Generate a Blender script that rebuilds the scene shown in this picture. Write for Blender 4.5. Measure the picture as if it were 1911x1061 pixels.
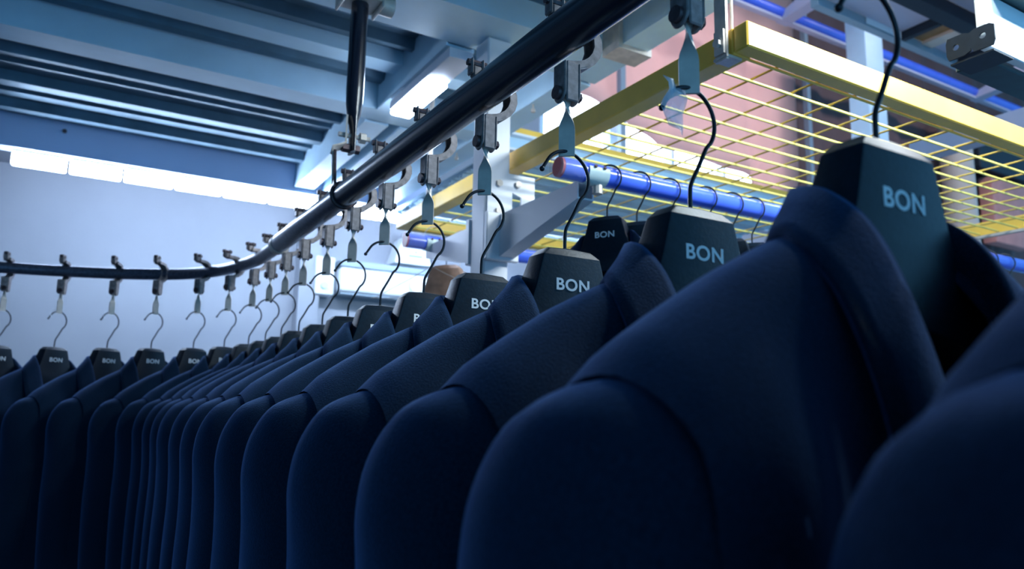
import bpy, bmesh, math, random
from mathutils import Vector, Matrix
random.seed(7)
PI = math.pi
S = bpy.context.scene
for o in list(bpy.data.objects):
    bpy.data.objects.remove(o)
COL = S.collection

# ------------------------------------------------------------------ camera
cam_d = bpy.data.cameras.new('camera')
cam = bpy.data.objects.new('camera', cam_d)
COL.objects.link(cam)
ax = [(0.86074, -0.09995, 0.49914), (-0.50873, -0.13413, 0.85042), (0.01806, 0.98591, 0.1663)]
cam.matrix_world = Matrix(((ax[0][0], ax[0][1], -ax[0][2], 0.0),
                           (ax[1][0], ax[1][1], -ax[1][2], 0.0),
                           (ax[2][0], ax[2][1], -ax[2][2], 1.6),
                           (0, 0, 0, 1)))
cam_d.sensor_width = 36.0
cam_d.lens = 1400.0 * 36.0 / 1911.0
cam_d.clip_start = 0.02
cam_d.dof.use_dof = True
cam_d.dof.focus_distance = 1.05
cam_d.dof.aperture_fstop = 5.6
S.camera = cam

# ------------------------------------------------------------------ world, exposure
w = bpy.data.worlds.new('world')
S.world = w
w.use_nodes = True
bg = w.node_tree.nodes['Background']
bg.inputs[0].default_value = (0.085, 0.30, 0.56, 1)
bg.inputs[1].default_value = 2.0
S.view_settings.view_transform = 'Standard'
S.view_settings.look = 'None'
S.view_settings.exposure = 0.0
S.view_settings.gamma = 1.0
S.view_settings.use_curve_mapping = False

# ------------------------------------------------------------------ ceiling lamps out of view (rows over the work aisles)
def area(name, loc, rot, sx, sy, power, color):
    l = bpy.data.lights.new(name, 'AREA')
    l.shape = 'RECTANGLE'
    l.size, l.size_y = sx, sy
    l.energy = power
    l.color = color
    o = bpy.data.objects.new(name, l)
    COL.objects.link(o)
    o.location = loc
    o.rotation_euler = rot
    return o
area('rack_lamp', (1.62, 0.48, 2.76), (math.radians(35), 0, 0), 1.0, 0.10, 42, (0.80, 0.94, 1.0)).data.spread = math.radians(135)
area('upper_storey_lamp_row', (4.2, 1.4, 5.3), (0, 0, 0), 4.5, 0.3, 105, (0.95, 0.93, 1.0))
LAMP = (0.58, 0.74, 1.0)
LAMP_E = 52.0

# ------------------------------------------------------------------ materials
def mat(name, col, rough=0.5, metal=0.0, noise=0.0, nscale=60.0, bump=0.0, bscale=200.0, sheen=0.0, coat=0.0, alpha=1.0, trans=0.0, spec=0.5, sheen_tint=(0.5, 0.65, 1, 1)):
    m = bpy.data.materials.new(name)
    m.use_nodes = True
    nt = m.node_tree
    b = nt.nodes['Principled BSDF']
    b.inputs['Base Color'].default_value = (*col, 1)
    b.inputs['Roughness'].default_value = rough
    b.inputs['Metallic'].default_value = metal
    b.inputs['Specular IOR Level'].default_value = spec
    if coat:
        b.inputs['Coat Weight'].default_value = coat
        b.inputs['Coat Roughness'].default_value = 0.2
    if sheen:
        b.inputs['Sheen Weight'].default_value = sheen
        b.inputs['Sheen Roughness'].default_value = 0.45
        b.inputs['Sheen Tint'].default_value = sheen_tint
    if alpha < 1:
        b.inputs['Alpha'].default_value = alpha
    if trans:
        b.inputs['Transmission Weight'].default_value = trans
    tc = nt.nodes.new('ShaderNodeTexCoord')
    if noise:
        n = nt.nodes.new('ShaderNodeTexNoise')
        n.inputs['Scale'].default_value = nscale
        n.inputs['Detail'].default_value = 5
        nt.links.new(tc.outputs['Object'], n.inputs['Vector'])
        r = nt.nodes.new('ShaderNodeMapRange')
        r.inputs[1].default_value = 0.3
        r.inputs[2].default_value = 0.7
        r.inputs[3].default_value = 1 - noise
        r.inputs[4].default_value = 1 + noise
        nt.links.new(n.outputs['Fac'], r.inputs[0])
        mx = nt.nodes.new('ShaderNodeVectorMath')
        mx.operation = 'SCALE'
        mx.inputs[0].default_value = col
        nt.links.new(r.outputs[0], mx.inputs['Scale'])
        nt.links.new(mx.outputs[0], b.inputs['Base Color'])
    if bump:
        n2 = nt.nodes.new('ShaderNodeTexNoise')
        n2.inputs['Scale'].default_value = bscale
        n2.inputs['Detail'].default_value = 3
        nt.links.new(tc.outputs['Object'], n2.inputs['Vector'])
        bp = nt.nodes.new('ShaderNodeBump')
        bp.inputs['Strength'].default_value = bump
        bp.inputs['Distance'].default_value = 0.002
        nt.links.new(n2.outputs['Fac'], bp.inputs['Height'])
        nt.links.new(bp.outputs[0], b.inputs['Normal'])
    return m

def emis(name, col, strength):
    m = bpy.data.materials.new(name)
    m.use_nodes = True
    nt = m.node_tree
    b = nt.nodes['Principled BSDF']
    b.inputs['Base Color'].default_value = (0.9, 0.9, 0.9, 1)
    b.inputs['Emission Color'].default_value = (*col, 1)
    b.inputs['Emission Strength'].default_value = strength
    return m

M = {}
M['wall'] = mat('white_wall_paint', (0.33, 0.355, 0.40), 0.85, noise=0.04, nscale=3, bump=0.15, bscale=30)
M['fascia'] = mat('blue_grey_fascia_paint', (0.55, 0.66, 0.92), 0.6)
M['rackpaint'] = mat('pale_rack_paint', (0.82, 0.80, 0.84), 0.4)
M['floor'] = mat('concrete_floor', (0.22, 0.23, 0.25), 0.7, noise=0.2, nscale=5, bump=0.3, bscale=40)
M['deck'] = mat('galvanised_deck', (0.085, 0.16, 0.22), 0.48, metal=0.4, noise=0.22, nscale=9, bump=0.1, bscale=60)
M['beam'] = mat('pale_grey_beam_paint', (0.55, 0.75, 0.88), 0.45, noise=0.08, nscale=6)
M['steel'] = mat('galvanised_steel', (0.66, 0.57, 0.50), 0.45, metal=0.2, noise=0.15, nscale=40)
M['worn'] = mat('worn_brownish_steel', (0.27, 0.225, 0.22), 0.42, metal=0.35, noise=0.35, nscale=90)
M['dark_steel'] = mat('dark_oily_steel', (0.09, 0.06, 0.065), 0.4, metal=0.5, noise=0.4, nscale=120)
M['tube'] = mat('black_enamelled_tube', (0.008, 0.010, 0.022), 0.26, noise=0.5, nscale=300, bump=0.04, bscale=350, coat=0.8)
M['bend'] = mat('lamp_silvered_steel_tube', (0.10, 0.115, 0.16), 0.30, metal=0.6, noise=0.3, nscale=120)  # lighter than the black tube: lamp reflection put into the colour
M['hook'] = mat('black_wire', (0.012, 0.016, 0.022), 0.35, metal=0.4)
M['plastic'] = mat('navy_black_hanger_plastic', (0.0022, 0.0115, 0.024), 0.42, spec=0.35, noise=0.25, nscale=160, bump=0.12, bscale=260)
M['fabric'] = mat('navy_wool_suiting', (0.0048, 0.0165, 0.036), 0.9, noise=0.35, nscale=420, bump=0.35, bscale=520, sheen=0.5, spec=0.08, sheen_tint=(0.20, 0.38, 0.85, 1))
M['lining'] = mat('black_lining', (0.004, 0.006, 0.012), 0.7)
M['print'] = mat('white_lettering', (0.92, 0.93, 0.95), 0.45)
M['yellow'] = mat('yellow_enamel', (0.92, 0.56, 0.075), 0.38, noise=0.08, nscale=12)
M['wire'] = mat('pale_yellow_enamel_wire', (0.80, 0.68, 0.16), 0.4)
M['blue'] = mat('blue_plastic_sleeve', (0.075, 0.155, 0.82), 0.22, noise=0.06, nscale=10, coat=0.3)
M['red'] = mat('red_plastic_cap', (0.62, 0.02, 0.05), 0.35)
M['wrap'] = mat('clear_film', (0.9, 0.94, 1.0), 0.10, alpha=0.16, bump=1.0, bscale=90)
M['film'] = mat('milky_film', (0.85, 0.88, 1.0), 0.3, alpha=0.45)
M['clip'] = mat('pale_green_plastic', (0.62, 0.74, 0.72), 0.4)
M['white'] = mat('white_plastic', (0.80, 0.84, 0.88), 0.45)
M['greyband'] = mat('grey_plastic', (0.28, 0.36, 0.42), 0.45)
M['wood'] = mat('brown_hanger_wood', (0.42, 0.25, 0.17), 0.5, noise=0.3, nscale=30)
M['cloth_pale'] = mat('pale_cloth', (0.6, 0.63, 0.75), 0.9)
M['pink'] = mat('pink_curtain_cloth', (0.70, 0.49, 0.45), 0.9, noise=0.06, nscale=4)
for key in ('pink',):
    nt = M[key].node_tree
    pb = nt.nodes['Principled BSDF']
    tl = nt.nodes.new('ShaderNodeBsdfTranslucent')
    tl.inputs[0].default_value = (0.74, 0.52, 0.47, 1)
    ms = nt.nodes.new('ShaderNodeMixShader')
    ms.inputs[0].default_value = 0.42
    nt.links.new(pb.outputs[0], ms.inputs[1])
    nt.links.new(tl.outputs[0], ms.inputs[2])
    nt.links.new(ms.outputs[0], nt.nodes['Material Output'].inputs['Surface'])
M['mauve'] = mat('shaded_brown_mauve_cloth', (0.16, 0.09, 0.085), 0.9, noise=0.1, nscale=4)  # dark tone paints in the weak light at that end, with some brown
M['salmon'] = mat('salmon_cloth', (0.90, 0.36, 0.30), 0.9, noise=0.1, nscale=8)
M['dark'] = mat('dark_board', (0.02, 0.025, 0.035), 0.6)
M['darkgreen'] = mat('dark_green_enamel', (0.012, 0.045, 0.055), 0.35, noise=0.3, nscale=30)
M['brown'] = mat('brown_board', (0.34, 0.17, 0.06), 0.6, noise=0.2, nscale=15)
M['cream'] = mat('cream_board', (0.72, 0.58, 0.48), 0.6)
M['lilac'] = mat('lilac_board', (0.55, 0.54, 0.66), 0.6)
M['lamp'] = emis('lamp_diffuser', LAMP, LAMP_E)
M['lampbox'] = mat('white_lamp_housing', (0.7, 0.72, 0.8), 0.45)
M['day'] = emis('daylit_pane', (0.66, 0.80, 1.0), 6.0)
M['grey'] = mat('grey_bracket_steel', (0.018, 0.026, 0.038), 0.5, metal=0.3, noise=0.15, nscale=60)
M['marking'] = mat('blue_marking', (0.10, 0.22, 0.45), 0.5)

# ------------------------------------------------------------------ mesh helpers
class B:
    def __init__(s):
        s.bm = bmesh.new()
    def face(s, vs):
        try:
            return s.bm.faces.new(vs)
        except ValueError:
            return None
    def box(s, x0, x1, y0, y1, z0, z1):
        v = [s.bm.verts.new((x, y, z)) for x in (x0, x1) for y in (y0, y1) for z in (z0, z1)]
        for f in ((0, 1, 3, 2), (4, 6, 7, 5), (0, 4, 5, 1), (2, 3, 7, 6), (0, 2, 6, 4), (1, 5, 7, 3)):
            s.face([v[i] for i in f])
        return s
    def grid(s, rows, close_u=False, close_v=False):
        V = [[s.bm.verts.new(p) for p in r] for r in rows]
        n, m = len(V), len(V[0])
        for i in range(n if close_v else n - 1):
            for j in range(m if close_u else m - 1):
                s.face([V[i][j], V[i][(j + 1) % m], V[(i + 1) % n][(j + 1) % m], V[(i + 1) % n][j]])
        return V
    def tube(s, pts, r, seg=10, cap=True, closed=False):
        pts = [Vector(p) for p in pts]
        rs = r if isinstance(r, (list, tuple)) else [r] * len(pts)
        rows = []
        nrm = None
        for i, p in enumerate(pts):
            if closed:
                t = (pts[(i + 1) % len(pts)] - pts[i - 1]).normalized()
            else:
                t = (pts[min(i + 1, len(pts) - 1)] - pts[max(i - 1, 0)]).normalized()
            if nrm is None:
                a = Vector((0, 0, 1)) if abs(t.z) < 0.9 else Vector((1, 0, 0))
                nrm = (a - t * a.dot(t)).normalized()
            else:
                nrm = (nrm - t * nrm.dot(t)).normalized()
            b = t.cross(nrm)
            rows.append([p + (nrm * math.cos(2 * PI * k / seg) + b * math.sin(2 * PI * k / seg)) * rs[i] for k in range(seg)])
        V = s.grid(rows, close_u=True, close_v=closed)
        if cap and not closed:
            s.face(list(reversed(V[0])))
            s.face(V[-1])
        return s
    def strip(s, pts, wdir, w, t):
        """flat bar of width w (along wdir per point) and thickness t along pts"""
        pts = [Vector(p) for p in pts]
        rows = []
        for i, p in enumerate(pts):
            tg = (pts[min(i + 1, len(pts) - 1)] - pts[max(i - 1, 0)]).normalized()
            wd = Vector(wdir[i] if isinstance(wdir, list) else wdir)
            wd = (wd - tg * wd.dot(tg)).normalized()
            n = tg.cross(wd)
            ww = w[i] if isinstance(w, list) else w
            rows.append([p + wd * a * ww / 2 + n * b * t / 2 for a, b in ((-1, -1), (1, -1), (1, 1), (-1, 1))])
        V = s.grid(rows, close_u=True)
        s.face(list(reversed(V[0])))
        s.face(V[-1])
        return s
    def prism(s, poly, axis, a, b):
        """extrude 2D poly along axis ('x','y','z') from a to b"""
        def P(u, v, c):
            return {'x': (c, u, v), 'y': (u, c, v), 'z': (u, v, c)}[axis]
        v0 = [s.bm.verts.new(P(u, v, a)) for u, v in poly]
        v1 = [s.bm.verts.new(P(u, v, b)) for u, v in poly]
        n = len(poly)
        s.face(list(reversed(v0)))
        s.face(v1)
        for i in range(n):
            s.face([v0[i], v0[(i + 1) % n], v1[(i + 1) % n], v1[i]])
        return s
    def ball(s, c, r, seg=8, sq=(1, 1, 1)):
        rows = []
        for i in range(1, seg):
            a = PI * i / seg
            rows.append([(c[0] + sq[0] * r * math.sin(a) * math.cos(2 * PI * k / (seg * 2)), c[1] + sq[1] * r * math.sin(a) * math.sin(2 * PI * k / (seg * 2)), c[2] + sq[2] * r * math.cos(a)) for k in range(seg * 2)])
        V = s.grid(rows, close_u=True)
        s.face(V[0]); s.face(list(reversed(V[-1])))
        return s
    def bevel(s, w, seg=2):
        bmesh.ops.recalc_face_normals(s.bm, faces=s.bm.faces)
        es = [e for e in s.bm.edges if e.is_manifold and e.calc_face_angle(0) > 0.35]
        bmesh.ops.bevel(s.bm, geom=es, offset=w, segments=seg, affect='EDGES', profile=0.6, clamp_overlap=True)
        return s
    def mesh(s, name, m, smooth=None):
        bmesh.ops.recalc_face_normals(s.bm, faces=s.bm.faces)
        me = bpy.data.meshes.new(name)
        s.bm.to_mesh(me)
        s.bm.free()
        me.materials.append(m)
        if smooth is not None:
            for p in me.polygons:
                p.use_smooth = True
            if smooth < 180:
                me.set_sharp_from_angle(angle=math.radians(smooth))
        return me
    def build(s, name, m, parent=None, smooth=35):
        return link(name, s.mesh(name, m, smooth), parent)

def link(name, me, parent=None):
    o = bpy.data.objects.new(name, me)
    COL.objects.link(o)
    if parent:
        o.parent = parent
    return o

def tag(o, label, cat, group=None, kind=None):
    if label:
        o['label'] = label
    if cat:
        o['category'] = cat
    if group:
        o['group'] = group
    if kind:
        o['kind'] = kind
    return o

def thing(name, label, cat, loc=(0, 0, 0), rz=0.0, group=None):
    o = bpy.data.objects.new(name, None)
    o.empty_display_size = 0.05
    COL.objects.link(o)
    o.location = loc
    o.rotation_euler = (0, 0, rz)
    return tag(o, label, cat, group)

def copy_tree(o, parent=None):
    c = o.copy()
    COL.objects.link(c)
    c.parent = parent
    for ch in o.children:
        copy_tree(ch, c)
    return c

def structure(o):
    o['kind'] = 'structure'
    return o

def smoothstep(a, b, x):
    t = max(0.0, min(1.0, (x - a) / (b - a)))
    return t * t * (3 - 2 * t)

def interp(tab, x):
    for (a, p), (b, q) in zip(tab, tab[1:]):
        if x <= b:
            return p + (q - p) * (x - a) / (b - a)
    return tab[-1][1]

def catmull(pts, n=8):
    pts = [Vector(p) for p in pts]
    out = []
    for i in range(len(pts) - 1):
        p0 = pts[max(i - 1, 0)]; p1 = pts[i]; p2 = pts[i + 1]; p3 = pts[min(i + 2, len(pts) - 1)]
        for k in range(n):
            t = k / n
            out.append(0.5 * ((2 * p1) + (p2 - p0) * t + (2 * p0 - 5 * p1 + 4 * p2 - p3) * t * t + (3 * p1 - p0 - 3 * p2 + p3) * t ** 3))
    out.append(pts[-1])
    return out

# ================================================================== SETTING
structure(B().box(-3.2, 10, -3, 4.5, -0.1, 0).build('floor', M['floor']))
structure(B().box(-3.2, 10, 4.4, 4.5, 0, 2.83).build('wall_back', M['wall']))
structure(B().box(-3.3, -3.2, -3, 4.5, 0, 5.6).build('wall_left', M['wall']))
# upper storey wall with a window opening at x 2.36..4.45, z 2.95..3.66
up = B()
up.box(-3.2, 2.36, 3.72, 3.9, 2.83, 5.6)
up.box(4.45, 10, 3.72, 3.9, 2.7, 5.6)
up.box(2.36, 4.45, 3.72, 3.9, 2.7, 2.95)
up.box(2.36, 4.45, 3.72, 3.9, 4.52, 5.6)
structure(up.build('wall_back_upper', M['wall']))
# window
wf = bpy.data.objects.new('window_1', None); COL.objects.link(wf); wf.location = (2.36, 3.72, 2.95); structure(wf)
f = B(); f.box(0, 0.03, 0.0, 0.08, 0, 1.57).box(2.06, 2.09, 0.0, 0.08, 0, 1.57).box(0.03, 2.06, 0.0, 0.08, 0, 0.03).box(0.03, 2.06, 0.0, 0.08, 1.54, 1.57)
f.build('window_frame', M['beam'], wf)
for i, (a, b) in enumerate(((0.03, 0.53), (0.60, 1.06), (1.09, 1.55), (1.58, 2.06))):
    B().box(a, b, 0.05, 0.056, 0.03, 1.54).build('pane', M['day'], wf)
for x, wd in ((0.53, 0.07), (1.06, 0.03), (1.55, 0.03)):
    B().box(x, x + wd, -0.02, 0.07, 0.03, 1.54).build('mullion', M['beam'], wf)

# left deck: ribbed underside of the mezzanine
ceil = bpy.data.objects.new('ceiling', None); COL.objects.link(ceil); ceil.location = (0, 0, 2.8); structure(ceil)
def deck_panel(x0, x1, y0, y1, z, per, depth, parent, name='deck_sheet', m=None):
    b = B()
    prof = []
    y = y0
    while y < y1 - 1e-6:
        L = min(per, y1 - y)
        for u, d in ((0, 0), (0.30, 0), (0.34, 0.35), (0.38, 0.35), (0.42, 0), (0.70, 0), (0.76, 1), (0.90, 1), (0.96, 0)):
            prof.append((y + u * L, z - d * depth))
        y += per
    prof.append((y1, z))
    rows = [[(x, p[0], p[1]) for p in prof] for x in (x0, x1)]
    b.grid(rows)
    rows = [[(x, y_, z + 0.02) for y_ in (y0, y1)] for x in (x0, x1)]
    b.grid(rows)
    return b.build(name, m or M['deck'], parent, smooth=None)
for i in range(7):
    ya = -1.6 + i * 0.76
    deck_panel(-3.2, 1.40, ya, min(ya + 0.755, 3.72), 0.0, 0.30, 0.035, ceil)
# purlins (front web, bottom flange, short return lip)
def purlin(x0, x1, y0, y1, z0, z1, parent, name='purlin'):
    b = B()
    b.box(x0, x1, y0, y0 + 0.006, z0, z1)
    b.box(x0, x1, y0 + 0.006, y1, z0, z0 + 0.006)
    b.box(x0, x1, y0 + 0.006, y1, z1 - 0.006, z1)
    b.box(x0, x1, y1 - 0.006, y1, z0 + 0.006, z0 + 0.028)
    return b.build(name, M['beam'], parent, smooth=None)
for (ya, yb) in ((2.50, 2.61), (1.70, 1.90), (1.22, 1.33), (0.75, 0.86), (0.28, 0.39), (-0.2, -0.09), (-0.68, -0.57)):
    purlin(-3.2, 1.40 if ya != 1.70 else 1.42, ya, yb, -0.12, 0.0, ceil)
purlin(-3.2, 1.40, 2.255, 2.337, -0.05, 0.0, ceil)
for ya in (2.40, 2.02, 1.50, 1.05):
    B().box(-3.2, 1.40, ya, ya + 0.012, -0.014, 0.0).build('deck_rib', M['beam'], ceil, smooth=None)
def cross_beam(x0, x1, y0, y1, z0, z1, name='cross_beam'):
    b = B()
    b.box(x0, x0 + 0.008, y0, y1, z0, z1)
    b.box(x1 - 0.008, x1, y0, y1, z0, z1)
    b.box(x0, x1, y0, y1, z0 - 0.008, z0)
    return b.build(name, M['beam'], ceil, smooth=None)
cross_beam(0.878, 0.972, 1.91, 2.49, -0.118, 0.0)
cross_beam(0.878, 0.972, 2.62, 3.72, -0.118, 0.0)
cross_beam(1.02, 1.10, 2.62, 3.72, -0.118, 0.0)
cross_beam(1.315, 1.41, 1.91, 3.72, -0.118, 0.0)
cross_beam(1.315, 1.41, -1.6, 1.69, -0.118, 0.0)
# upright lining strip where deck meets the wall
b = B().box(-3.2, 1.315, 3.645, 3.72, -0.150, 0.0)
b.build('fascia', M['fascia'], ceil, smooth=None)
B().box(-3.2, 1.4, 3.72, 4.4, -0.02, 0.02).build('soffit', M['wall'], ceil, smooth=None)
for x, y, z in ((-0.112, 3.644, -0.045), (0.915, 2.303, -0.128)):
    B().tube([(x, y, z), (x, y - 0.012, z - 0.004)], 0.009, 8).build('bolt', M['dark_steel'], ceil)
for y in (2.14, 1.95, 2.75):
    B().tube([(1.33, y, -0.118), (1.33, y, -0.15)], 0.004, 6).tube([(1.33, y, -0.145), (1.33, y, -0.155)], 0.009, 6).build('bolt', M['steel'], ceil)
B().box(1.30, 1.425, 1.62, 1.70, -0.14, -0.02).build('joint_plate', M['steel'], ceil, smooth=None)

# right deck (lower, further back)
c2 = bpy.data.objects.new('ceiling_low', None); COL.objects.link(c2); c2.location = (0, 0, 2.62); structure(c2)
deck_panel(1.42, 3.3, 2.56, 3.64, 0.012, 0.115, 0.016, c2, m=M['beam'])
B().box(1.415, 3.3, 2.48, 2.50, 0.01, 0.066).build('edge_beam', M['beam'], c2, smooth=None)
B().box(1.415, 3.3, 2.455, 2.52, 0.066, 0.076).build('edge_flange', M['white'], c2, smooth=None)
B().box(1.415, 3.3, 2.455, 2.54, 0.0, 0.010).build('edge_flange', M['white'], c2, smooth=None)
B().box(1.415, 3.3, 2.47, 2.49, 0.078, 0.105).build('toe_board', M['yellow'], c2, smooth=None)
purlin(1.42, 3.3, 3.30, 3.40, -0.05, 0.0, c2)
B().box(1.42, 10, 3.645, 3.72, 0.03, 0.2).build('fascia', M['fascia'], c2, smooth=None)
B().box(1.42, 10, 3.72, 4.4, 0.18, 0.20).build('soffit', M['wall'], c2, smooth=None)
structure(B().box(1.0, 10, -3, 3.9, 5.6, 5.7).build('roof', M['deck']))
# wall column
structure(B().box(1.10, 1.22, 4.30, 4.40, 0, 2.78).build('trim_1', M['wall'], None, None))

# ================================================================== LAMPS along the back wall
ORD = ['first', 'second', 'third', 'fourth', 'fifth', 'sixth', 'seventh', 'eighth', 'ninth', 'tenth', 'eleventh', 'twelfth', 'thirteenth', 'fourteenth', 'fifteenth', 'sixteenth', 'seventeenth', 'eighteenth', 'nineteenth', 'twentieth', 'twenty-first']
def rounded_box(x0, x1, y0, y1, z0, z1, r, seg=2):
    return B().box(x0, x1, y0, y1, z0, z1).bevel(r, seg)
hs = rounded_box(-0.100, 0.100, -0.02, 0.03, 0.0275, 0.036, 0.003).mesh('housing', M['lampbox'], 35)
df = rounded_box(-0.1005, 0.1005, -0.022, 0.0195, -0.027, 0.027, 0.010, 3).mesh('diffuser', M['lamp'], 60)
for i in range(14):
    x = -0.19 + i * 0.2125
    t = thing('wall_lamp', 'glowing lamp segment below the ceiling edge, %s from the left of its row' % ORD[i], 'lamp', (x, 3.690, 2.612), 0, 'lamp segments in the row along the back wall')
    link('housing', hs, t); link('diffuser', df, t)
# lamp box under the cross beam
t = thing('batten_lamp', 'white box lamp under the cross beam, its far end glowing', 'lamp', (0.925, 2.10, 2.66))
rounded_box(-0.047, 0.033, -0.215, 0.262, -0.032, 0.0, 0.004).build('housing', M['lampbox'], t)
rounded_box(-0.044, 0.030, -0.045, 0.10, -0.05, -0.0325, 0.008, 3).build('diffuser', M['lamp'], t)
rounded_box(-0.044, 0.030, 0.104, 0.262, -0.05, -0.0325, 0.008, 3).build('diffuser', M['lamp'], t)

# ================================================================== CONVEYOR RAIL
Z_T = 2.065
rail = thing('conveyor_rail', 'thick black overhead conveyor tube bending to the left', 'rail', (0.49, 0.0, Z_T))
R_T = 0.027
B().tube([(0, -0.7, 0), (0, 0.5, 0), (0, 1.0, 0), (0, 1.575, 0)], R_T, 28).build('straight_tube', M['tube'], rail, 60)
B().tube([(0, 1.579, 0), (0, 1.9, 0), (0.002, 2.14, 0), (0.004, 2.19, 0)], 0.0262, 28).build('straight_tube', M['bend'], rail, 60)  # same tube beyond the joint, its silvery lamp reflection painted in
bend = catmull([(0.003, 2.16, 0), (0.006, 2.30, 0), (0.0, 2.46, 0), (-0.028, 2.62, 0), (-0.079, 2.765, 0), (-0.155, 2.885, 0), (-0.26, 2.97, 0), (-0.40, 3.045, 0), (-0.567, 3.105, 0), (-0.729, 3.145, 0), (-1.0, 3.20, 0), (-1.5, 3.27, 0)], 8)
B().tube(bend, 0.0205, 24).build('curved_tube', M['bend'], rail, 60)
B().tube([(0.004, 2.165, 0), (0.0045, 2.20, 0)], [0.029, 0.028], 28).build('coupling_ring', M['steel'], rail, 60)
# world path of the rail for stations
bendw = [Vector((p.x + 0.49, p.y, 0)) for p in bend]

# support drop rod
sup = thing('rail_drop_rod', 'black flattened drop rod carrying the rail from the ceiling', 'rod', (0.512, 1.60, Z_T))
B().tube([(0.004, 0.02, 0.486), (0.003, 0.02, 0.40), (0.003, 0.02, 0.27)], 0.0205, 18).build('rod', M['tube'], sup, 60)
rows = []
for k, (z, a, bb) in enumerate(((0.27, 0.0205, 0.0205), (0.235, 0.0195, 0.0195), (0.205, 0.015, 0.021), (0.185, 0.009, 0.022), (0.165, 0.006, 0.022), (0.115, 0.006, 0.022))):
    rows.append([(0.003 + a * math.cos(2 * PI * j / 18), 0.02 + bb * math.sin(2 * PI * j / 18), z) for j in range(18)])
b = B(); V = b.grid(rows, close_u=True); b.face(V[-1]); b.build('flattened_end', M['tube'], sup, 60)
b = B(); b.box(-0.045, -0.039, -0.02, 0.06, 0.475, 0.60).box(0.046, 0.052, -0.02, 0.06, 0.475, 0.60).box(-0.039, 0.046, -0.02, 0.06, 0.488, 0.494)
b.bevel(0.002, 1); b.build('clevis', M['steel'], sup)
B().tube([(0.052, 0.02, 0.50), (0.085, 0.02, 0.50)], 0.024, 16).build('clevis_bolt', M['steel'], sup)
B().tube([(-0.045, 0.02, 0.505), (-0.05, 0.02, 0.505)], 0.008, 10).build('bolt', M['dark_steel'], sup)
B().strip(catmull([(-0.012, 0.02, 0.20), (-0.012, 0.02, 0.145), (-0.016, 0.018, 0.13), (-0.042, 0.005, 0.112), (-0.046, 0.0, 0.098), (-0.046, -0.01, 0.03)], 4), (0.3, 1, 0), 0.03, 0.004).build('bent_strap', M['steel'], sup)
B().tube([(-0.03, 0.02, 0.155), (0.045, 0.02, 0.155)], 0.006, 8).tube([(0.02, 0.02, 0.155), (0.034, 0.02, 0.155)], 0.013, 6).build('cross_bolt', M['steel'], sup)
B().tube([(-0.02, 0.02, 0.125), (0.02, 0.02, 0.125)], 0.011, 6).build('nut', M['dark_steel'], sup)
B().tube([(-0.022 + 0.0285 * math.cos(a), -0.022, 0.0285 * math.sin(a)) for a in [2 * PI * k / 28 for k in range(28)]], 0.0045, 8, closed=True).build('collar', M['dark_steel'], sup, 60)
B().strip([(-0.046, -0.012, 0.10), (-0.046, -0.02, 0.05), (-0.044, -0.022, 0.012)], (0.2, 1, 0), 0.02, 0.006).build('collar_lug', M['dark_steel'], sup)

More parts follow.
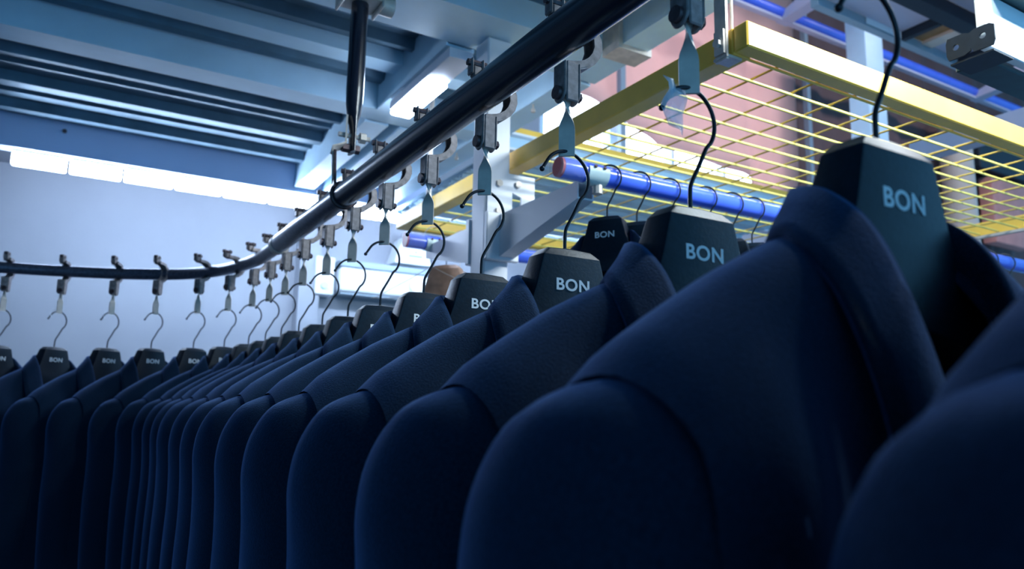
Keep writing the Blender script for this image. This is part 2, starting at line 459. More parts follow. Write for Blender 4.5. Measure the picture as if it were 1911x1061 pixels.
# ================================================================== TROLLEY PROTOTYPE (origin at the hook eye)
def make_trolley():
    t = thing('conveyor_trolley', '', 'trolley')
    cx, cz = -0.016, 0.147
    # knob on top of the tube
    b = B(); b.box(cx - 0.014, cx - 0.010, -0.007, 0.009, cz + 0.028, cz + 0.054).box(cx + 0.004, cx + 0.008, -0.007, 0.009, cz + 0.028, cz + 0.054).box(cx - 0.010, cx + 0.004, -0.006, 0.008, cz + 0.025, cz + 0.042)
    b.bevel(0.002, 1)
    b.build('drive_dog', M['worn'], t)
    b = B(); b.tube([(cx - 0.018, 0, cz + 0.047), (cx + 0.013, 0, cz + 0.047)], 0.0055, 8)
    b.build('dog_pin', M['dark_steel'], t)
    # C shaped channel arm round the outside of the tube
    arc = []
    for k in range(15):
        a = math.radians(88 - k * 11.5)
        rr = 0.0325 + 0.029 * smoothstep(80, 0, math.degrees(a)) if a > 0 else 0.0615 - 0.0195 * smoothstep(0, -80, math.degrees(a))
        arc.append((cx + rr * math.cos(a), 0.0, cz + rr * math.sin(a)))
    arc += [(cx + 0.018, 0, cz - 0.0415), (0.0, 0.0, cz - 0.0415)]
    b = B(); b.strip(arc, (0, 1, 0), 0.022, 0.004)
    inner = [(cx + (p[0] - cx) * 0.90, -0.010, cz + (p[2] - cz) * 0.90) for p in arc]
    b.strip(inner, (0, 1, 0), 0.003, 0.009)
    inner = [(cx + (p[0] - cx) * 0.90, 0.010, cz + (p[2] - cz) * 0.90) for p in arc]
    b.strip(inner, (0, 1, 0), 0.003, 0.009)
    b.build('curved_arm', M['worn'], t)
    # clevis with bolt
    b = B()
    sh = [(-0.013, 0.114), (0.013, 0.114)] + [(0.013 * math.cos(math.radians(-a)), 0.074 + 0.013 * math.sin(math.radians(-a))) for a in range(0, 181, 20)]
    b.prism(sh, 'x', -0.0125, -0.0090).prism(sh, 'x', 0.0090, 0.0125)
    b.box(-0.0090, 0.0090, -0.013, -0.0095, 0.062, 0.114)
    b.box(-0.0090, 0.0090, -0.0095, 0.013, 0.109, 0.114)
    b.bevel(0.0015, 1)
    b.build('clevis', M['worn'], t)
    b = B(); b.tube([(-0.018, 0, 0.074), (0.021, 0, 0.074)], 0.0045, 8).tube([(-0.018, 0, 0.074), (-0.0127, 0, 0.074)], 0.0088, 14).tube([(0.013, 0, 0.074), (0.019, 0, 0.074)], 0.0070, 6)
    b.build('bolt', M['dark_steel'], t)
    # twisted strap
    pts, wd, ws = [], [], []
    for k in range(22):
        u = k / 21
        z = 0.086 - u * 0.092
        tw = 0.1 + smoothstep(0.10, 0.62, u) * 2.4
        pts.append((0, 0, z)); wd.append((math.cos(tw), math.sin(tw), 0))
        ws.append(0.015 - 0.005 * math.exp(-((u - 0.38) / 0.12) ** 2) + 0.005 * smoothstep(0.42, 0.62, u))
    b = B(); b.strip(pts, wd, ws, 0.0035)
    b.build('twisted_strap', M['steel'], t)
    return t
TROLLEY = make_trolley()

# ================================================================== HANGER PROTOTYPE (origin: top centre of the head)
def hanger_outline(wd=1.0):
    half = [(0.0, 0.0015), (0.030, 0.0), (0.0405, -0.009), (0.0445, -0.024), (0.050, -0.046), (0.058, -0.070), (0.070, -0.090), (0.100, -0.112), (0.150, -0.146), (0.190, -0.172), (0.201, -0.184), (0.196, -0.196), (0.180, -0.196), (0.130, -0.170), (0.070, -0.142), (0.0, -0.130)]
    return half
def hanger_body(m, name):
    half = hanger_outline()
    full = half + [(-x, z) for x, z in reversed(half[1:-1])]
    def yf(x, z):
        return -0.0175 + 0.006 * smoothstep(-0.010, 0.0, z) - 0.012 * smoothstep(0.08, 0.2, abs(x))
    def yb(x, z):
        return 0.0175 + 0.016 * smoothstep(0.0, 0.085, -z) - 0.016 * smoothstep(0.09, 0.2, abs(x))
    b = B()
    v0 = [b.bm.verts.new((x, yf(x, z), z)) for x, z in full]
    v1 = [b.bm.verts.new((x, yb(x, z), z)) for x, z in full]
    n = len(full)
    for i in range(n):
        b.face([v0[i], v0[(i + 1) % n], v1[(i + 1) % n], v1[i]])
    h = len(half)
    # front/back faces as strips between left and right halves
    R = list(range(h)); L = [0] + [n - i for i in range(1, h - 1)] + [h - 1]
    # quads between outline rows: head part (rows 0..7) then shoulders
    for V in (v0, v1):
        b.face([V[L[1]], V[0], V[R[1]], V[R[2]], V[L[2]]])
        for k in range(2, 6):
            b.face([V[L[k]], V[R[k]], V[R[k + 1]], V[L[k + 1]]])
        b.face([V[L[6]], V[R[6]], V[R[14]], V[h - 1], V[L[14]]])
        for I in (R, L):
            b.face([V[I[6]], V[I[7]], V[I[13]], V[I[14]]])
            b.face([V[I[7]], V[I[8]], V[I[12]], V[I[13]]])
            b.face([V[I[8]], V[I[9]], V[I[10]], V[I[11]], V[I[12]]])
    bmesh.ops.recalc_face_normals(b.bm, faces=b.bm.faces)
    es = [e for e in b.bm.edges if e.is_manifold and e.calc_face_angle(0) > 0.9]
    bmesh.ops.translate(b.bm, verts=b.bm.verts, vec=(0, 0, -0.005))
    bmesh.ops.bevel(b.bm, geom=es, offset=0.0026, segments=2, affect='EDGES', profile=0.5, clamp_overlap=True)
    return b.mesh(name, m, 26)
def text_mesh(txt, width, height):
    cu = bpy.data.curves.new('lettering', 'FONT')
    cu.body = txt
    cu.size = 1.0
    cu.extrude = 0.012
    cu.offset = 0.022
    cu.space_character = 1.08
    o = bpy.data.objects.new('lettering_source', cu)
    COL.objects.link(o)
    bpy.context.view_layer.update()
    me = bpy.data.meshes.new_from_object(o.evaluated_get(bpy.context.evaluated_depsgraph_get()))
    bpy.data.objects.remove(o)
    bpy.data.curves.remove(cu)
    xs = [v.co.x for v in me.vertices]; ys = [v.co.y for v in me.vertices]
    sx = width / (max(xs) - min(xs)); sy = height / (max(ys) - min(ys))
    mx, my = (max(xs) + min(xs)) / 2, (max(ys) + min(ys)) / 2
    for v in me.vertices:
        x, y, z = v.co
        v.co = ((x - mx) * sx, -0.0178 - z * 0.02, (y - my) * sy - 0.049)
    me.name = 'lettering'
    me.materials.clear(); me.materials.append(M['print'])
    return me
HB = hanger_body(M['plastic'], 'hanger_body')
LT = text_mesh('BON', 0.047, 0.0145)
def hook_mesh():
    # question mark hook, its crown at z=.12
    pts = []
    for k in range(17):
        a = math.radians(152 - k * 14.5)
        pts.append((0.002 + 0.033 * math.cos(a), 0, 0.0885 + 0.033 * math.sin(a)))
    pts = [(-0.034, 0, 0.093)] + pts[:15] + [(0.012, 0, 0.042), (0.002, 0, 0.024), (0.0, 0, 0.012), (0, 0, -0.012)]
    return catmull(pts, 3)
hp = hook_mesh()
HK = B().tube(hp, 0.0022, 8).mesh('hook', M['hook'], 60)
HC = B().ball((hp[0][0], 0, hp[0][2]), 0.0034, 6).mesh('hook_tip', M['hook'], 60)
def make_hanger():
    t = thing('suit_hanger', '', 'hanger')
    link('hanger_body', HB, t); link('hook', HK, t); link('hook_tip', HC, t); link('lettering', LT, t)
    return t
HANGER = make_hanger()

# ================================================================== JACKET PROTOTYPE (origin: top centre of the hanger head)
def make_jacket():
    t = thing('suit_jacket', '', 'jacket')
    XS = 0.243
    RIDGE = [(0, -0.062), (0.05, -0.062), (0.078, -0.074), (0.11, -0.089), (0.15, -0.109), (0.194, -0.136), (0.222, -0.155), (0.235, -0.168), (0.25, -0.184)]
    def ridge(x):
        a = abs(x)
        return interp(RIDGE, a)
    def front_top(x):
        a = abs(x)
        if a >= 0.060:
            return ridge(x)
        return -0.062 - 0.37 * ((0.060 - a) / 0.060) ** 0.9
    def tf(x, z):
        a = abs(x)
        t_ = 0.048 + 0.020 * smoothstep(0.08, 0.30, -z) + 0.034 * smoothstep(0.10, 0.20, a) * smoothstep(0.10, 0.24, -z)
        return t_ - 0.016 * (a / 0.24) ** 2
    def tb(x, z):
        a = abs(x)
        t_ = 0.058 + 0.012 * smoothstep(0.08, 0.30, -z) + 0.016 * smoothstep(0.12, 0.225, a) * smoothstep(0.10, 0.24, -z)
        return t_ - 0.016 * (a / 0.24) ** 2
    ZB = -0.74
    nx, nz = 48, 26
    b = B()
    for side in (-1, 1):
        rows = []
        for i in range(nx + 1):
            x = -XS + 2 * XS * i / nx
            top = ridge(x) if side > 0 else front_top(x)
            rz = ridge(x)
            r = []
            for k in range(nz + 1):
                u = (k / nz) ** 1.9
                z = top + (ZB - top) * u
                d = rz - z
                h = 0.042
                q = math.sqrt(max(0.0, 1 - (1 - min(1, d / h)) ** 2))
                T = (tb(x, z) if side > 0 else tf(x, z)) * q
                fold = 0.004 * math.sin(x * 55 + z * 3 * side) * smoothstep(0.25, 0.5, -z)
                y = 0.008 + side * (T + fold)
                xx = x * (1 + 0.04 * smoothstep(0.3, 0.7, -z))
                r.append((xx, y, z))
            rows.append(r)
        b.grid(rows)
    bmesh.ops.remove_doubles(b.bm, verts=b.bm.verts, dist=0.0006)
    b.build('jacket_body', M['fabric'], t, 180)
    # sleeves
    def pws(v):
        return math.copysign(abs(v) ** 0.8, v)
    for s in (-1, 1):
        rows = []
        st = [  # cx, cz, ry, ru, tilt(deg)
            (0.200, -0.274, 0.056, 0.088, 0), (0.226, -0.274, 0.074, 0.0955, 3), (0.236, -0.276, 0.078, 0.0950, 10), (0.241, -0.282, 0.080, 0.092, 25),
            (0.242, -0.292, 0.081, 0.083, 44), (0.242, -0.305, 0.081, 0.073, 62), (0.242, -0.322, 0.081, 0.064, 77),
            (0.243, -0.345, 0.080, 0.059, 88), (0.247, -0.40, 0.077, 0.054, 92), (0.252, -0.48, 0.071, 0.052, 94),
            (0.256, -0.56, 0.066, 0.049, 95), (0.259, -0.64, 0.061, 0.046, 96), (0.261, -0.72, 0.057, 0.043, 97), (0.263, -0.80, 0.053, 0.041, 98)]
        for j, (cx, cz, ry, ru, tl) in enumerate(st):
            a = math.radians(tl)
            ux, uz = math.sin(a), math.cos(a)
            fwd = -0.035 * smoothstep(0.45, 0.82, -cz)
            r = []
            for k in range(28):
                ph = 2 * PI * k / 28
                c, sn = math.cos(ph), math.sin(ph)
                pw = 0.80
                c = math.copysign(abs(c) ** pw, c); sn = math.copysign(abs(sn) ** pw, sn)
                wob = 1 + 0.012 * math.sin(ph * 3 + cz * 17)
                fr = max(0.0, -sn)
                inn = 0.038 * fr ** 1.3 * (1 - smoothstep(30, 110, tl))
                r.append((s * (cx - inn + ru * c * ux * wob), 0.008 + fwd + ry * sn * wob * (1 + 0.13 * fr), cz + ru * c * uz))
            rows.append(r)
        # subdivide along the length
        fine = []
        cols = [catmull([r_[k] for r_ in rows], 4) for k in range(28)]
        fine = [[cols[k][i] for k in range(28)] for i in range(len(cols[0]))]
        b = B()
        V = b.grid(fine, close_u=True)
        b.build('sleeve', M['fabric'], t, 180)
        # raised armhole seam
        seam = [(s * (0.2310 - 0.038 * max(0.0, -pws(math.sin(2 * PI * k / 28))) ** 1.3), 0.008 + 0.0765 * pws(math.sin(2 * PI * k / 28)) * (1 + 0.13 * max(0.0, -pws(math.sin(2 * PI * k / 28)))), -0.2735 + 0.0990 * pws(math.cos(2 * PI * k / 28))) for k in range(28)]
        B().tube(seam, 0.0040, 6, closed=True).build('armhole_seam', M['fabric'], t, 60)
    # collar + lapels: one folded strip round the neck
    path = [(-0.004, -0.082, -0.43), (-0.022, -0.080, -0.34), (-0.040, -0.072, -0.24), (-0.054, -0.058, -0.150), (-0.062, -0.036, -0.084), (-0.061, -0.004, -0.050), (-0.051, 0.028, -0.037), (-0.026, 0.043, -0.034), (0, 0.046, -0.033)]
    path = path + [(-x, y, z) for x, y, z in reversed(path[:-1])]
    fall_o = [(-0.030, -0.084, -0.425), (-0.078, -0.088, -0.36), (-0.112, -0.082, -0.285), (-0.112, -0.072, -0.200), (-0.117, -0.050, -0.128), (-0.104, -0.006, -0.0855), (-0.080, 0.034, -0.080), (-0.038, 0.056, -0.079), (0, 0.060, -0.078)]
    fall_o = fall_o + [(-x, y, z) for x, y, z in reversed(fall_o[:-1])]
    P = catmull(path, 6); F = catmull(fall_o, 6)
    rows = []
    n = len(P)
    for i, (p, f) in enumerate(zip(P, F)):
        u = i / (n - 1)
        back = math.sin(PI * u)
        # inside stand under the fold
        inn = Vector((p.x * 0.93, p.y * 0.93, p.z - 0.030 * back - 0.004))
        out = (f - p)
        bulge = Vector((math.copysign(0.0015, p.x) if abs(p.x) > 0.01 else 0, 0.002 if p.y > 0.03 else -0.004 if p.y < -0.05 else 0, 0))
        r = [inn, inn.lerp(p, 0.6), p + Vector((0, 0, 0.0)), p + out * 0.12 + bulge * 0.8 + Vector((0, 0, 0.003)), p + out * 0.4 + bulge, p + out * 0.75 + bulge * 0.8, f, f + Vector((f.x * -0.02, 0.004 if f.y < 0 else -0.004, -0.002))]
        rows.append(r)
    b = B(); b.grid(rows)
    co = b.build('collar', M['fabric'], t, 180)
    so = co.modifiers.new('thickness', 'SOLIDIFY'); so.thickness = 0.0035; so.offset = 0.0
    # dark lining seen inside the neck
    b = B()
    rows = []
    for i in range(13):
        a = PI * i / 12
        rows.append([(-0.056 * math.cos(a), 0.050 * math.sin(a), -0.085), (-0.058 * math.cos(a), 0.052 * math.sin(a), -0.17), (-0.10 * math.cos(a), 0.056 * math.sin(a) + 0.0, -0.45)])
    b.grid(rows)
    b.build('lining', M['lining'], t, 180)
    return t
JACKET = make_jacket()

# ================================================================== STATIONS ALONG THE RAIL
# x, y of the hook eye, trolley turn, hanger turn (degrees, anticlockwise from above)
stations = [
    (0.503, 0.095, 0, 0), (0.487, 0.312, 0, 0), (0.502, 0.516, 0, 0), (0.506, 0.734, 0, 0), (0.502, 0.940, 0, 0), (0.506, 1.152, 0, 1),
    (0.503, 1.348, 0, 2), (0.508, 1.554, 0, 2), (0.510, 1.748, 0, 3), (0.505, 1.937, 0, 3), (0.508, 2.135, 0, 4), (0.502, 2.30, 0, 6),
    (0.485, 2.455, 8, 10), (0.442, 2.626, 22, 18), (0.366, 2.765, 40, 26), (0.246, 2.890, 56, 30), (0.115, 2.995, 66, 33), (-0.045, 3.085, 70, 35), (-0.215, 3.140, 75, 35), (-0.40, 3.175, 78, 35)]
Z_H = 1.918
names_j = []
for i, (x, y, tt, ht) in enumerate(stations):
    tr = TROLLEY if i == 0 else copy_tree(TROLLEY)
    hg = HANGER if i == 0 else copy_tree(HANGER)
    jk = JACKET if i == 0 else copy_tree(JACKET)
    where = 'on the straight run' if i < 11 else ('in the bend' if i < 15 else 'beyond the bend')
    tag(tr, 'steel conveyor trolley with twisted strap, %s along the black rail from the near end' % ORD[i], 'trolley', 'trolleys on the conveyor rail')
    tag(hg, 'dark suit hanger with white lettering, %s along the black rail from the near end' % ORD[i], 'hanger', 'suit hangers on the conveyor rail')
    if i == 0:
        lab = 'navy suit jacket nearest the camera, cut off by the right edge of the photo'
    else:
        lab = 'navy suit jacket %s of the rail, %s from the near end' % (where, ORD[i])
    tag(jk, lab, 'jacket', 'navy jackets on the conveyor rail')
    tr.location = (x, y, Z_H); tr.rotation_euler = (0, 0, math.radians(tt))
    hr = math.radians(ht + random.uniform(-2, 2) * (i > 3))
    hg.location = (x - 0.002, y, Z_H - 0.1215); hg.rotation_euler = (0, 0, hr)
    jk.location = (x - 0.002, y, Z_H - 0.1215); jk.rotation_euler = (0, 0, hr)
    jk.scale = (1, 1.0 if i < 10 else 0.86 if i == 10 else 0.76, 1)   # pressed together in the bend

# white scraps on two hooks beyond the bend
for k, i in enumerate((16, 17)):
    x, y, tt, ht = stations[i]
    c, s_ = math.cos(math.radians(ht)), math.sin(math.radians(ht))
    B().strip(catmull([(x - 0.026 * c, y - 0.026 * s_, Z_H - 0.020), (x - 0.030 * c, y - 0.030 * s_ - 0.003, Z_H - 0.008), (x - 0.018 * c, y - 0.018 * s_ - 0.004, Z_H + 0.004)], 3), (0, 1, 0), 0.010, 0.001)\
        .build('paper_scrap', M['white'])
    tag(COL.objects[-1], 'small white paper scrap on the hook of the %s hanger along the rail' % ORD[i], 'scrap', 'white scraps on hooks')

# milky film tag on the third hanger's hook
x, y = stations[2][:2]
rows = []
for i in range(7):
    u = i / 6
    rows.append([(x - 0.024 + 0.012 * v + 0.004 * math.sin(u * 6), y - 0.004 + 0.003 * math.sin(u * 9 + v * 4), Z_H - 0.002 - u * 0.045 - 0.006 * v) for v in (-1, -0.3, 0.4, 1)])
b = B(); b.grid(rows); o = b.build('film_scrap', M['film'])
so = o.modifiers.new('thickness', 'SOLIDIFY'); so.thickness = 0.0006
tag(o, 'milky clear film scrap hanging from the hook before the yellow rack', 'scrap')

# ================================================================== YELLOW MESH RACK
rack = thing('mesh_rack', 'yellow overhead rack with wire mesh bottom hung above the blue pipe', 'rack', (1.06, 0.93, 2.30))
RX, RY = 1.98, 1.79
def rail_beam(p0, p1, name):
    x0, y0 = p0; x1, y1 = p1
    b = B().box(x0, x1, y0, y1, -0.002, 0.052)
    b.bevel(0.003, 1)
    return b.build(name, M['yellow'], rack)
rail_beam((0, 0), (RX, 0.036), 'front_beam')
rail_beam((0, 0.0365), (0.05, RY), 'side_beam')
rail_beam((RX - 0.05, 0.0365), (RX, RY), 'side_beam')
rail_beam((0.0505, RY - 0.03), (RX - 0.0505, RY), 'back_beam')
wx = B().tube([(0.045, 0, 0), (RX - 0.045, 0, 0)], 0.0036, 6).mesh('wire', M['wire'], 60)
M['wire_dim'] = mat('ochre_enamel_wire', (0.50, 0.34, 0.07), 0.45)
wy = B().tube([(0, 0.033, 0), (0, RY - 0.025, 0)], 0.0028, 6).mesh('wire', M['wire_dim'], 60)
for i in range(20):
    yy = 0.052 + i * 0.0675 + max(0, i - 11) * 0.0675
    if yy < RY - 0.03:
        o = link('wire', wx, rack); o.location = (0, yy, 0.006)
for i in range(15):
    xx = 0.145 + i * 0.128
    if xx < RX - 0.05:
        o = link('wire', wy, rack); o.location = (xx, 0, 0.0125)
B().box(RX - 0.066, RX - 0.052, 0.04, RY - 0.03, -0.012, -0.0025).build('pale_lip', M['steel'], rack, None)
# hanging straps at the left beam and their foot
b = B(); b.box(-0.010, -0.004, 0.045, 0.075, -0.012, 0.75); b.build('hanger_strap', M['steel'], rack, None)
B().tube([(0.014, 0.052, 0.01), (0.005, 0.040, 0.75)], 0.003, 6).build('tie_rod', M['steel'], rack)
b = B(); b.box(-0.012, 0.03, 0.043, 0.078, -0.008, -0.0025).box(-0.016, -0.0105, 0.047, 0.072, 0.0, 0.05); b.build('strap_foot', M['steel'], rack, None)
B().tube([(-0.024, 0.060, 0.022), (-0.0165, 0.060, 0.022)], 0.009, 6).build('strap_bolt', M['steel'], rack)
for yy in (1.45,):
    B().box(-0.010, -0.004, yy, yy + 0.03, -0.002, 0.50).build('hanger_strap', M['steel'], rack, None)

# ================================================================== CANTILEVER CLOTHES RAIL under the rack
cl = thing('clothes_rail', 'pale grey post with tapered arms carrying two blue clothes pipes', 'clothes rail', (1.0, 1.80, 0))
b = B().box(-0.04, 0.04, -0.005, 0.075, 0, 2.675); b.bevel(0.004, 1); b.build('post', M['rackpaint'], cl)
# gusset plate with cut-out
gp = B()
gp.prism([(-0.035, 2.03), (-0.035, 2.27), (0.12, 2.27), (0.12, 2.205), (0.075, 2.15), (0.075, 2.205), (0.045, 2.215), (0.045, 2.03)], 'y', -0.012, -0.006)
gpo = gp.build('gusset_plate', M['rackpaint'], cl, None)
for px, pz in ((0.0, 2.235), (0.062, 2.24), (0.0, 2.155)):
    B().tube([(px, -0.0125, pz), (px, -0.020, pz)], 0.0105, 6).build('bolt', M['steel'], gpo)
def arm(y0, y1, zt, zb0, zb1, name='arm'):
    b = B()
    for xa, xb in ((-0.004, 0.0), (0.040, 0.044)):
        b.prism([(y0, zt), (y1, zt), (y1, zb1), (y0, zb0)], 'x', xa, xb)
    lo, hi = min(y0, y1), max(y0, y1)
    b.box(0.0, 0.040, lo, hi, zt - 0.004, zt)
    b.prism([(y0, zb0), (y1, zb1), (y1, zb1 + 0.004), (y0, zb0 + 0.004)], 'x', 0.0, 0.040)
    return b.build(name, M['rackpaint'], cl, None)
arm(-0.03, -0.40, 2.140, 2.020, 2.098)
arm(0.10, 0.47, 2.140, 2.020, 2.098)
b = B().box(-0.045, 0.06, -0.030, -0.0125, 2.01, 2.145).bevel(0.003, 1); a_ = b.build('arm_root', M['rackpaint'], cl)
B().tube([(0.03, -0.0305, 2.085), (0.03, -0.036, 2.085)], 0.012, 12).build('bolt', M['steel'], a_)
b = B().box(-0.045, 0.06, 0.0755, 0.10, 2.01, 2.145).bevel(0.003, 1); b.build('arm_root', M['rackpaint'], cl)
def pipe(y, z, x0, x1):
    p = B().tube([(x0, y, z), (x1, y, z)], 0.024, 24).build('pipe', M['blue'], cl, 60)
    B().tube([(x0 - 0.006, y, z), (x0 + 0.0, y, z)], 0.0235, 24).build('end_cap', M['red'], p, 60)
    B().tube([(x0 - 0.012, y, z), (x0 - 0.011, y, z), (x0 + 0.055, y, z)], [0.022, 0.0285, 0.0275], 20, cap=False).build('film_wrap', M['wrap'], p, 60)
    b = B(); rows = []
    for k in range(16):
        a = math.radians(-110 + k * 19 - 90)
        rows.append([(xx, y + rr * math.cos(a), z + rr * math.sin(a)) for xx, rr in ((x0 + 0.064, 0.0245), (x0 + 0.064, 0.0275), (x0 + 0.122, 0.0275), (x0 + 0.122, 0.0245))])
    b.grid(rows, close_u=True); c_ = b.build('pipe_clip', M['clip'], p, 40)
    for xx in (x0 + 0.080, x0 + 0.106):
        B().tube([(xx, y - 0.027, z + 0.009), (xx, y - 0.0295, z + 0.010)], 0.0042, 8).build('screw', M['dark_steel'], c_)
    return p
pipe(-0.447, 2.146, -0.085, 2.2)
pipe(0.447, 2.146, -0.085, 1.9)
B().tube([(0.02, -0.447, 2.10), (0.02, -0.447, 2.121)], 0.012, 10).build('arm_tip', M['steel'], cl)
B().tube([(0.02, 0.447, 2.10), (0.02, 0.447, 2.121)], 0.012, 10).build('arm_tip', M['steel'], cl)

# hangers and jackets on the near blue pipe
pipe_x = [1.048, 1.137, 1.232, 1.356, 1.450, 1.530, 2.683, 2.793]
for i, x in enumerate(pipe_x):
    hz = 2.1725 + 0.0025 - 0.1215
    hg = copy_tree(HANGER)
    hg.location = (x, 1.353, hz)
    hg.rotation_euler = (0, 0, math.radians(-58 if i < 6 else -60))
    tag(hg, 'dark suit hanger hooked over the near blue pipe, %s from its red end' % ORD[i], 'hanger', 'hangers on the near blue pipe')
for i, x in enumerate(pipe_x[:3]):
    jk = copy_tree(JACKET)
    jk.location = (x, 1.353, 2.0535)
    jk.scale = (1, 0.42, 1)
    jk.rotation_euler = (0, 0, math.radians(-58))
    tag(jk, 'navy jacket under the blue pipe, %s from its red end' % ORD[i], 'jacket', 'jackets on the near blue pipe')

# wooden hanger and pale garment on the far blue pipe
WH = hanger_body(M['wood'], 'hanger_body')
whx, why, whz = 1.062, 2.247, 2.083
t = thing('wooden_hanger', 'broad brown wooden hanger on the far blue pipe', 'hanger', (whx, why, whz), math.radians(-50))
o = link('hanger_body', WH, t); o.scale = (1.3, 1, 1.2)
o = link('hook', HK, t); o.scale = (0.8, 1, 0.76)
gb = B(); rows = []
for i in range(17):
    u = -1 + i / 8
    zt = -0.105 - 0.075 * abs(u) ** 1.2
    rows.append([(u * 0.19, 0.045 * sg * (0 if k == 0 else 1) * (0.6 + 0.4 * (1 - u * u)), zt - d) for sg in (-1, 1) for k, d in (((3, 0.6), (2, 0.3), (1, 0.05), (0, 0.0)) if sg < 0 else ((1, 0.05), (2, 0.3), (3, 0.6)))])
gb.grid(rows); o = gb.build('pale_shirt', M['cloth_pale'], None, 180)
o.location = (whx, why, whz); o.rotation_euler = (0, 0, math.radians(-50))
tag(o, 'pale shirt hanging on the brown wooden hanger', 'shirt')
for i, dx in enumerate((-0.055, 0.05)):
    o = thing('wire_hanger', 'thin pale wire hanger on the far blue pipe, %s the wooden one' % ('left of' if i == 0 else 'right of'), 'hanger', (whx + dx, why, whz), math.radians(-50), 'wire hangers on the far blue pipe')
    B().tube([(p[0], p[1], p[2]) for p in hp], 0.0014, 6).build('hook', M['steel'], o)
    B().tube(catmull([(0, 0, -0.012), (0.06, 0, -0.045), (0.19, 0, -0.105), (0.19, 0, -0.115), (-0.19, 0, -0.115), (-0.19, 0, -0.105), (-0.06, 0, -0.045), (0, 0, -0.012)], 4), 0.0014, 6).build('wire_frame', M['steel'], o)

# ================================================================== BACK WALL FITTINGS
t = thing('wall_unit', 'white rounded air unit on the back wall with grey top', 'air unit', (1.609, 4.4, 2.274))
t.scale = (1.18, 1.18, 1.18)
rounded_box(-0.24, 0.24, -0.13, 0.0, 0.0, 0.125, 0.02, 3).build('casing', M['white'], t, 40)
rounded_box(-0.245, 0.245, -0.135, 0.0, 0.126, 0.160, 0.006).build('top_grille', M['greyband'], t, 40)
B().box(-0.23, 0.23, -0.115, -0.02, -0.010, -0.0005).build('air_flap', M['greyband'], t, None)
B().tube([(0.17, -0.131, 0.07), (0.17, -0.145, 0.07)], 0.045, 24).build('round_cover', M['white'], t)
t = thing('tapered_hood', 'white tapered hood with small blue marking above the air unit', 'hood', (1.774, 4.4, 2.481))
t.scale = (1.18, 1.18, 1.18)
b = B(); b.prism([(-0.105, 0.0), (0.105, 0.0), (0.065, 0.15), (0.025, 0.165), (-0.025, 0.165), (-0.06, 0.14)], 'y', -0.14, 0.0); b.bevel(0.006, 2); b.build('hood_body', M['white'], t)
B().box(-0.025, 0.05, -0.1425, -0.1405, 0.040, 0.048).box(0.008, 0.020, -0.1425, -0.1405, 0.062, 0.070).build('marking', M['marking'], t, None)
t = thing('wall_box', 'small white box with round knob on the back wall column', 'box', (1.248, 4.4, 2.251))
t.scale = (1.18, 1.18, 1.18)
rounded_box(-0.05, 0.045, -0.10, 0.0, 0, 0.19, 0.008).build('casing', M['white'], t)
B().tube([(-0.005, -0.101, 0.045), (-0.005, -0.112, 0.045)], 0.018, 16).build('knob', M['beam'], t)
b = B().tube([(1.303, 4.36, 2.35), (1.322, 4.36, 2.35)], 0.014, 10)
o = b.build('pipe_stub', M['beam']); tag(o, 'short grey pipe between wall box and air unit', 'pipe')

# ================================================================== UPPER LEVEL, RIGHT
def curtain(name, xs0, xs1, hem, ztop, y, m, seed, label, amp=0.03, n=150):
    rnd = random.Random(seed)
    ph = [rnd.uniform(0, 6.28) for _ in range(6)]
    fr = [rnd.uniform(5, 9), rnd.uniform(11, 16), rnd.uniform(20, 30)]
    rows = []
    for i in range(n + 1):
        x = xs0 + (xs1 - xs0) * i / n
        zb = hem(x)
        r = []
        for k in range(13):
            u = k / 12
            z = zb + (ztop - zb) * u
            d = amp * (0.6 * math.sin(fr[0] * x + ph[0] + 0.8 * z) + 0.45 * math.sin(fr[1] * x + ph[1] - 0.5 * z) + 0.2 * math.sin(fr[2] * x + ph[2]))
            d += amp * 0.9 * math.sin(9 * (z - 0.45 * x) + ph[3]) * math.exp(-((z - zb - 0.25) / 0.3) ** 2)
            r.append((x, y + d * (1.0 - 0.25 * u), z))
        rows.append(r)
    b = B(); b.grid(rows)
    o = b.build(name, m, None, 180)
    so = o.modifiers.new('thickness', 'SOLIDIFY'); so.thickness = 0.003
    return tag(o, label, 'curtain')
def hem1(x):
    pts = [(2.40, 3.585), (2.78, 3.495), (3.08, 3.405), (3.3, 3.355), (3.56, 3.335), (3.81, 3.292), (4.07, 3.275), (4.12, 3.05), (4.62, 3.0), (5.0, 3.0)]
    for (a, za), (c, zc) in zip(pts, pts[1:]):
        if x <= c:
            return za + (zc - za) * (x - a) / (c - a)
    return 3.0
curtain('pink_curtain', 2.40, 4.62, hem1, 5.4, 3.60, M['pink'], 3, 'draped pink curtain drawn slantwise across the bright window')
curtain('shaded_mauve_curtain', 4.64, 9.6, lambda x: 2.75, 5.5, 3.64, M['mauve'], 5, 'mauve curtain wall at right behind the rack, shade put into its colour', 0.035, 200)
# column between the curtains and one in front of the pink curtain
for x, lab in ((2.842, 'thin grey post before the pink curtain, left one'), (4.635, 'thin grey post where pink and mauve curtains meet')):
    o = B().box(x - 0.02, x + 0.02, 3.50, 3.54, 2.71, 5.5).build('curtain_post', M['greyband'], None, None)
    tag(o, lab, 'post', 'curtain posts')
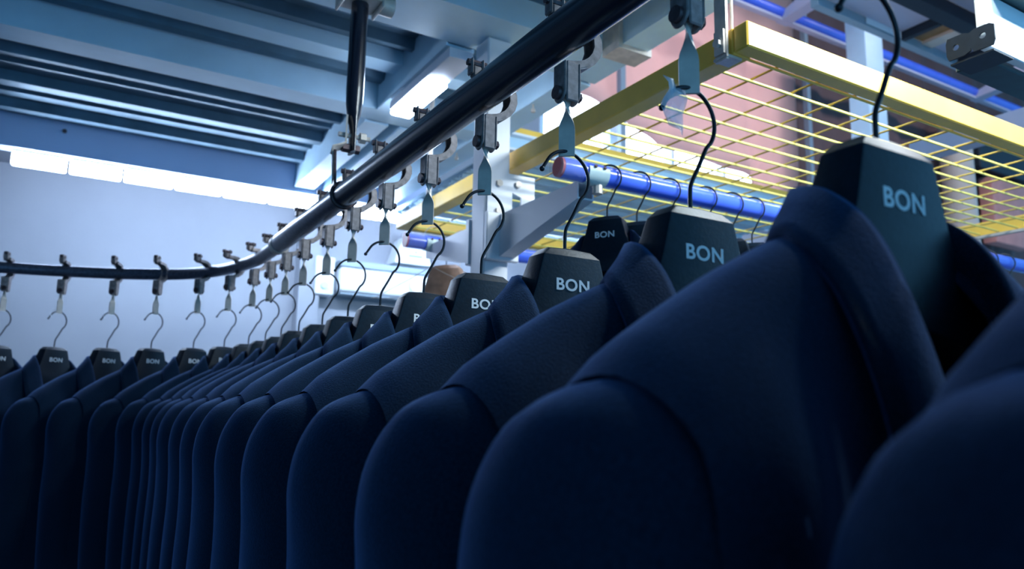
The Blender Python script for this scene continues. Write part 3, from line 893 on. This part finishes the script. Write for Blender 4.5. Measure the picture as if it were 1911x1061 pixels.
# big building post and blue upper rail
o = rounded_box(4.27, 4.46, 2.78, 2.92, 0.0, 5.58, 0.006).build('steel_post', M['beam'])
tag(o, 'tall pale grey steel post behind the yellow rack', 'post')
ur = thing('upper_rail', 'blue upper rail high at right with pale tapered arms', 'rail', (5.0, 3.2, 4.33))
B().tube([(-2.6, 0, 0), (3.6, 0, 0)], 0.042, 20).build('blue_pipe', M['blue'], ur, 60)
B().box(-2.6, 3.6, -0.02, 0.02, -0.058, -0.040).build('pale_lip', M['lilac'], ur, None)
for x in (-0.98, 1.42):
    b = B(); b.prism([(0.03, -0.06), (0.03, -0.02), (-0.95, 0.30), (-0.95, 0.02)], 'x', x - 0.05, x + 0.05)
    b.build('tapered_arm', M['lilac'], ur, None)
# pale cross girder
o = B().box(3.50, 3.58, 0.9, 2.08, 2.86, 2.955).build('cross_girder', M['lilac'], None, None)
tag(o, 'pale lilac girder behind the front beam of the yellow rack', 'girder')
# platform tray above
pt = thing('overhead_platform', 'grey framed overhead platform with boards high at right', 'platform', (3.6, 2.0, 3.6))
B().box(-0.6, 2.2, 0.19, 0.23, 0.0, 0.07).build('frame_bar', M['greyband'], pt, None)
B().box(-0.6, 2.2, -0.10, -0.02, 0.0, 0.10).build('frame_bar', M['grey'], pt, None)
B().box(-0.6, 2.2, -0.32, -0.26, 0.0, 0.10).build('frame_bar', M['greyband'], pt, None)
for x in (0.08, 0.62, 1.2):
    B().box(x, x + 0.03, -0.015, 0.185, 0.0, 0.06).build('cross_bar', M['grey'], pt, None)
B().box(-0.6, 0.075, -0.015, 0.185, 0.045, 0.06).build('board', M['lilac'], pt, None)
B().box(0.115, 0.27, -0.015, 0.185, 0.045, 0.06).build('board', M['brown'], pt, None)
B().box(0.275, 0.36, -0.015, 0.185, 0.03, 0.06).build('board', M['cream'], pt, None)
B().box(0.365, 0.615, -0.015, 0.185, 0.045, 0.06).build('board', M['lilac'], pt, None)
B().box(-0.6, 2.2, -0.255, -0.105, 0.07, 0.09).build('board', M['lilac'], pt, None)
B().box(-0.22, 0.10, 0.185, 0.187, 0.01, 0.05).build('pale_strip', M['white'], pt, None)
B().box(0.27, 0.60, 0.231, 0.235, 0.01, 0.06).build('pale_strip', M['white'], pt, None)
# white duct with perforated bracket, close to the camera at upper right
dt = thing('overhead_channel', 'white overhead channel with dark underside and two-holed end bracket', 'channel', (1.5, 0.70, 2.31))
b = B().box(-0.035, 0.9, 0.0, 0.02, 0.0, 0.115); b.bevel(0.002, 1); b.build('white_side', M['white'], dt)
B().box(-0.012, 0.9, -0.03, 0.019, 0.117, 0.128).build('dark_top', M['darkgreen'], dt, None)
b = B().box(0.004, 0.9, 0.0205, 0.085, -0.012, 0.0); b.bevel(0.002, 1); b.build('dark_underside', M['darkgreen'], dt)
bk = B()
def holed_plate(b, y0, y1, z0, z1, holes, x0, x1, seg=16):
    import itertools
    r = 0.0062
    mid = (y0 + y1) / 2
    for (hy, hz), (a0, a1) in zip(holes, ((y0, mid), (mid, y1))):
        rect, circ = [], []
        for k in range(seg):
            an = 2 * PI * (k + 0.5) / seg
            c, s_ = math.cos(an), math.sin(an)
            tmax = min((a1 - hy) / c if c > 1e-6 else (a0 - hy) / c if c < -1e-6 else 9, (z1 - hz) / s_ if s_ > 1e-6 else (z0 - hz) / s_ if s_ < -1e-6 else 9)
            rect.append((hy + c * tmax, hz + s_ * tmax)); circ.append((hy + r * c, hz + r * s_))
        for X, flip in ((x0, 0), (x1, 1)):
            b.grid([[(X, *p) for p in rect], [(X, *p) for p in circ]], close_u=True)
        b.grid([[(x0, *p) for p in circ], [(x1, *p) for p in circ]], close_u=True)
        b.grid([[(x0, *p) for p in rect], [(x1, *p) for p in rect]], close_u=True)
holed_plate(bk, -0.018, 0.074, -0.006, 0.040, [(0.004, 0.020), (0.055, 0.017)], -0.046, -0.042)
bmesh.ops.remove_doubles(bk.bm, verts=bk.bm.verts, dist=0.0001)
bk.build('end_bracket', M['grey'], dt, None)
B().box(-0.042, 0.03, -0.012, 0.07, -0.016, -0.0125).build('bracket_foot', M['grey'], dt, None)
# salmon and dark things far right behind the mesh
o = B().box(6.95, 7.55, 3.40, 3.52, 3.15, 3.76); o.bevel(0.02, 2); o = o.build('salmon_cloth', M['salmon'])
tag(o, 'salmon red cloth bale far right behind the mesh', 'cloth')
o = B().box(6.75, 7.85, 3.38, 3.50, 3.80, 4.12); o.bevel(0.01, 1); o = o.build('dark_crate', M['dark'])
tag(o, 'dark crate above the salmon cloth bale', 'crate')
o = B().tube([(6.5, 3.45, 2.7), (6.5, 3.45, 4.2)], 0.13, 20).build('pale_column', M['cream'])
tag(o, 'pale pinkish round column behind the mesh at right', 'column')
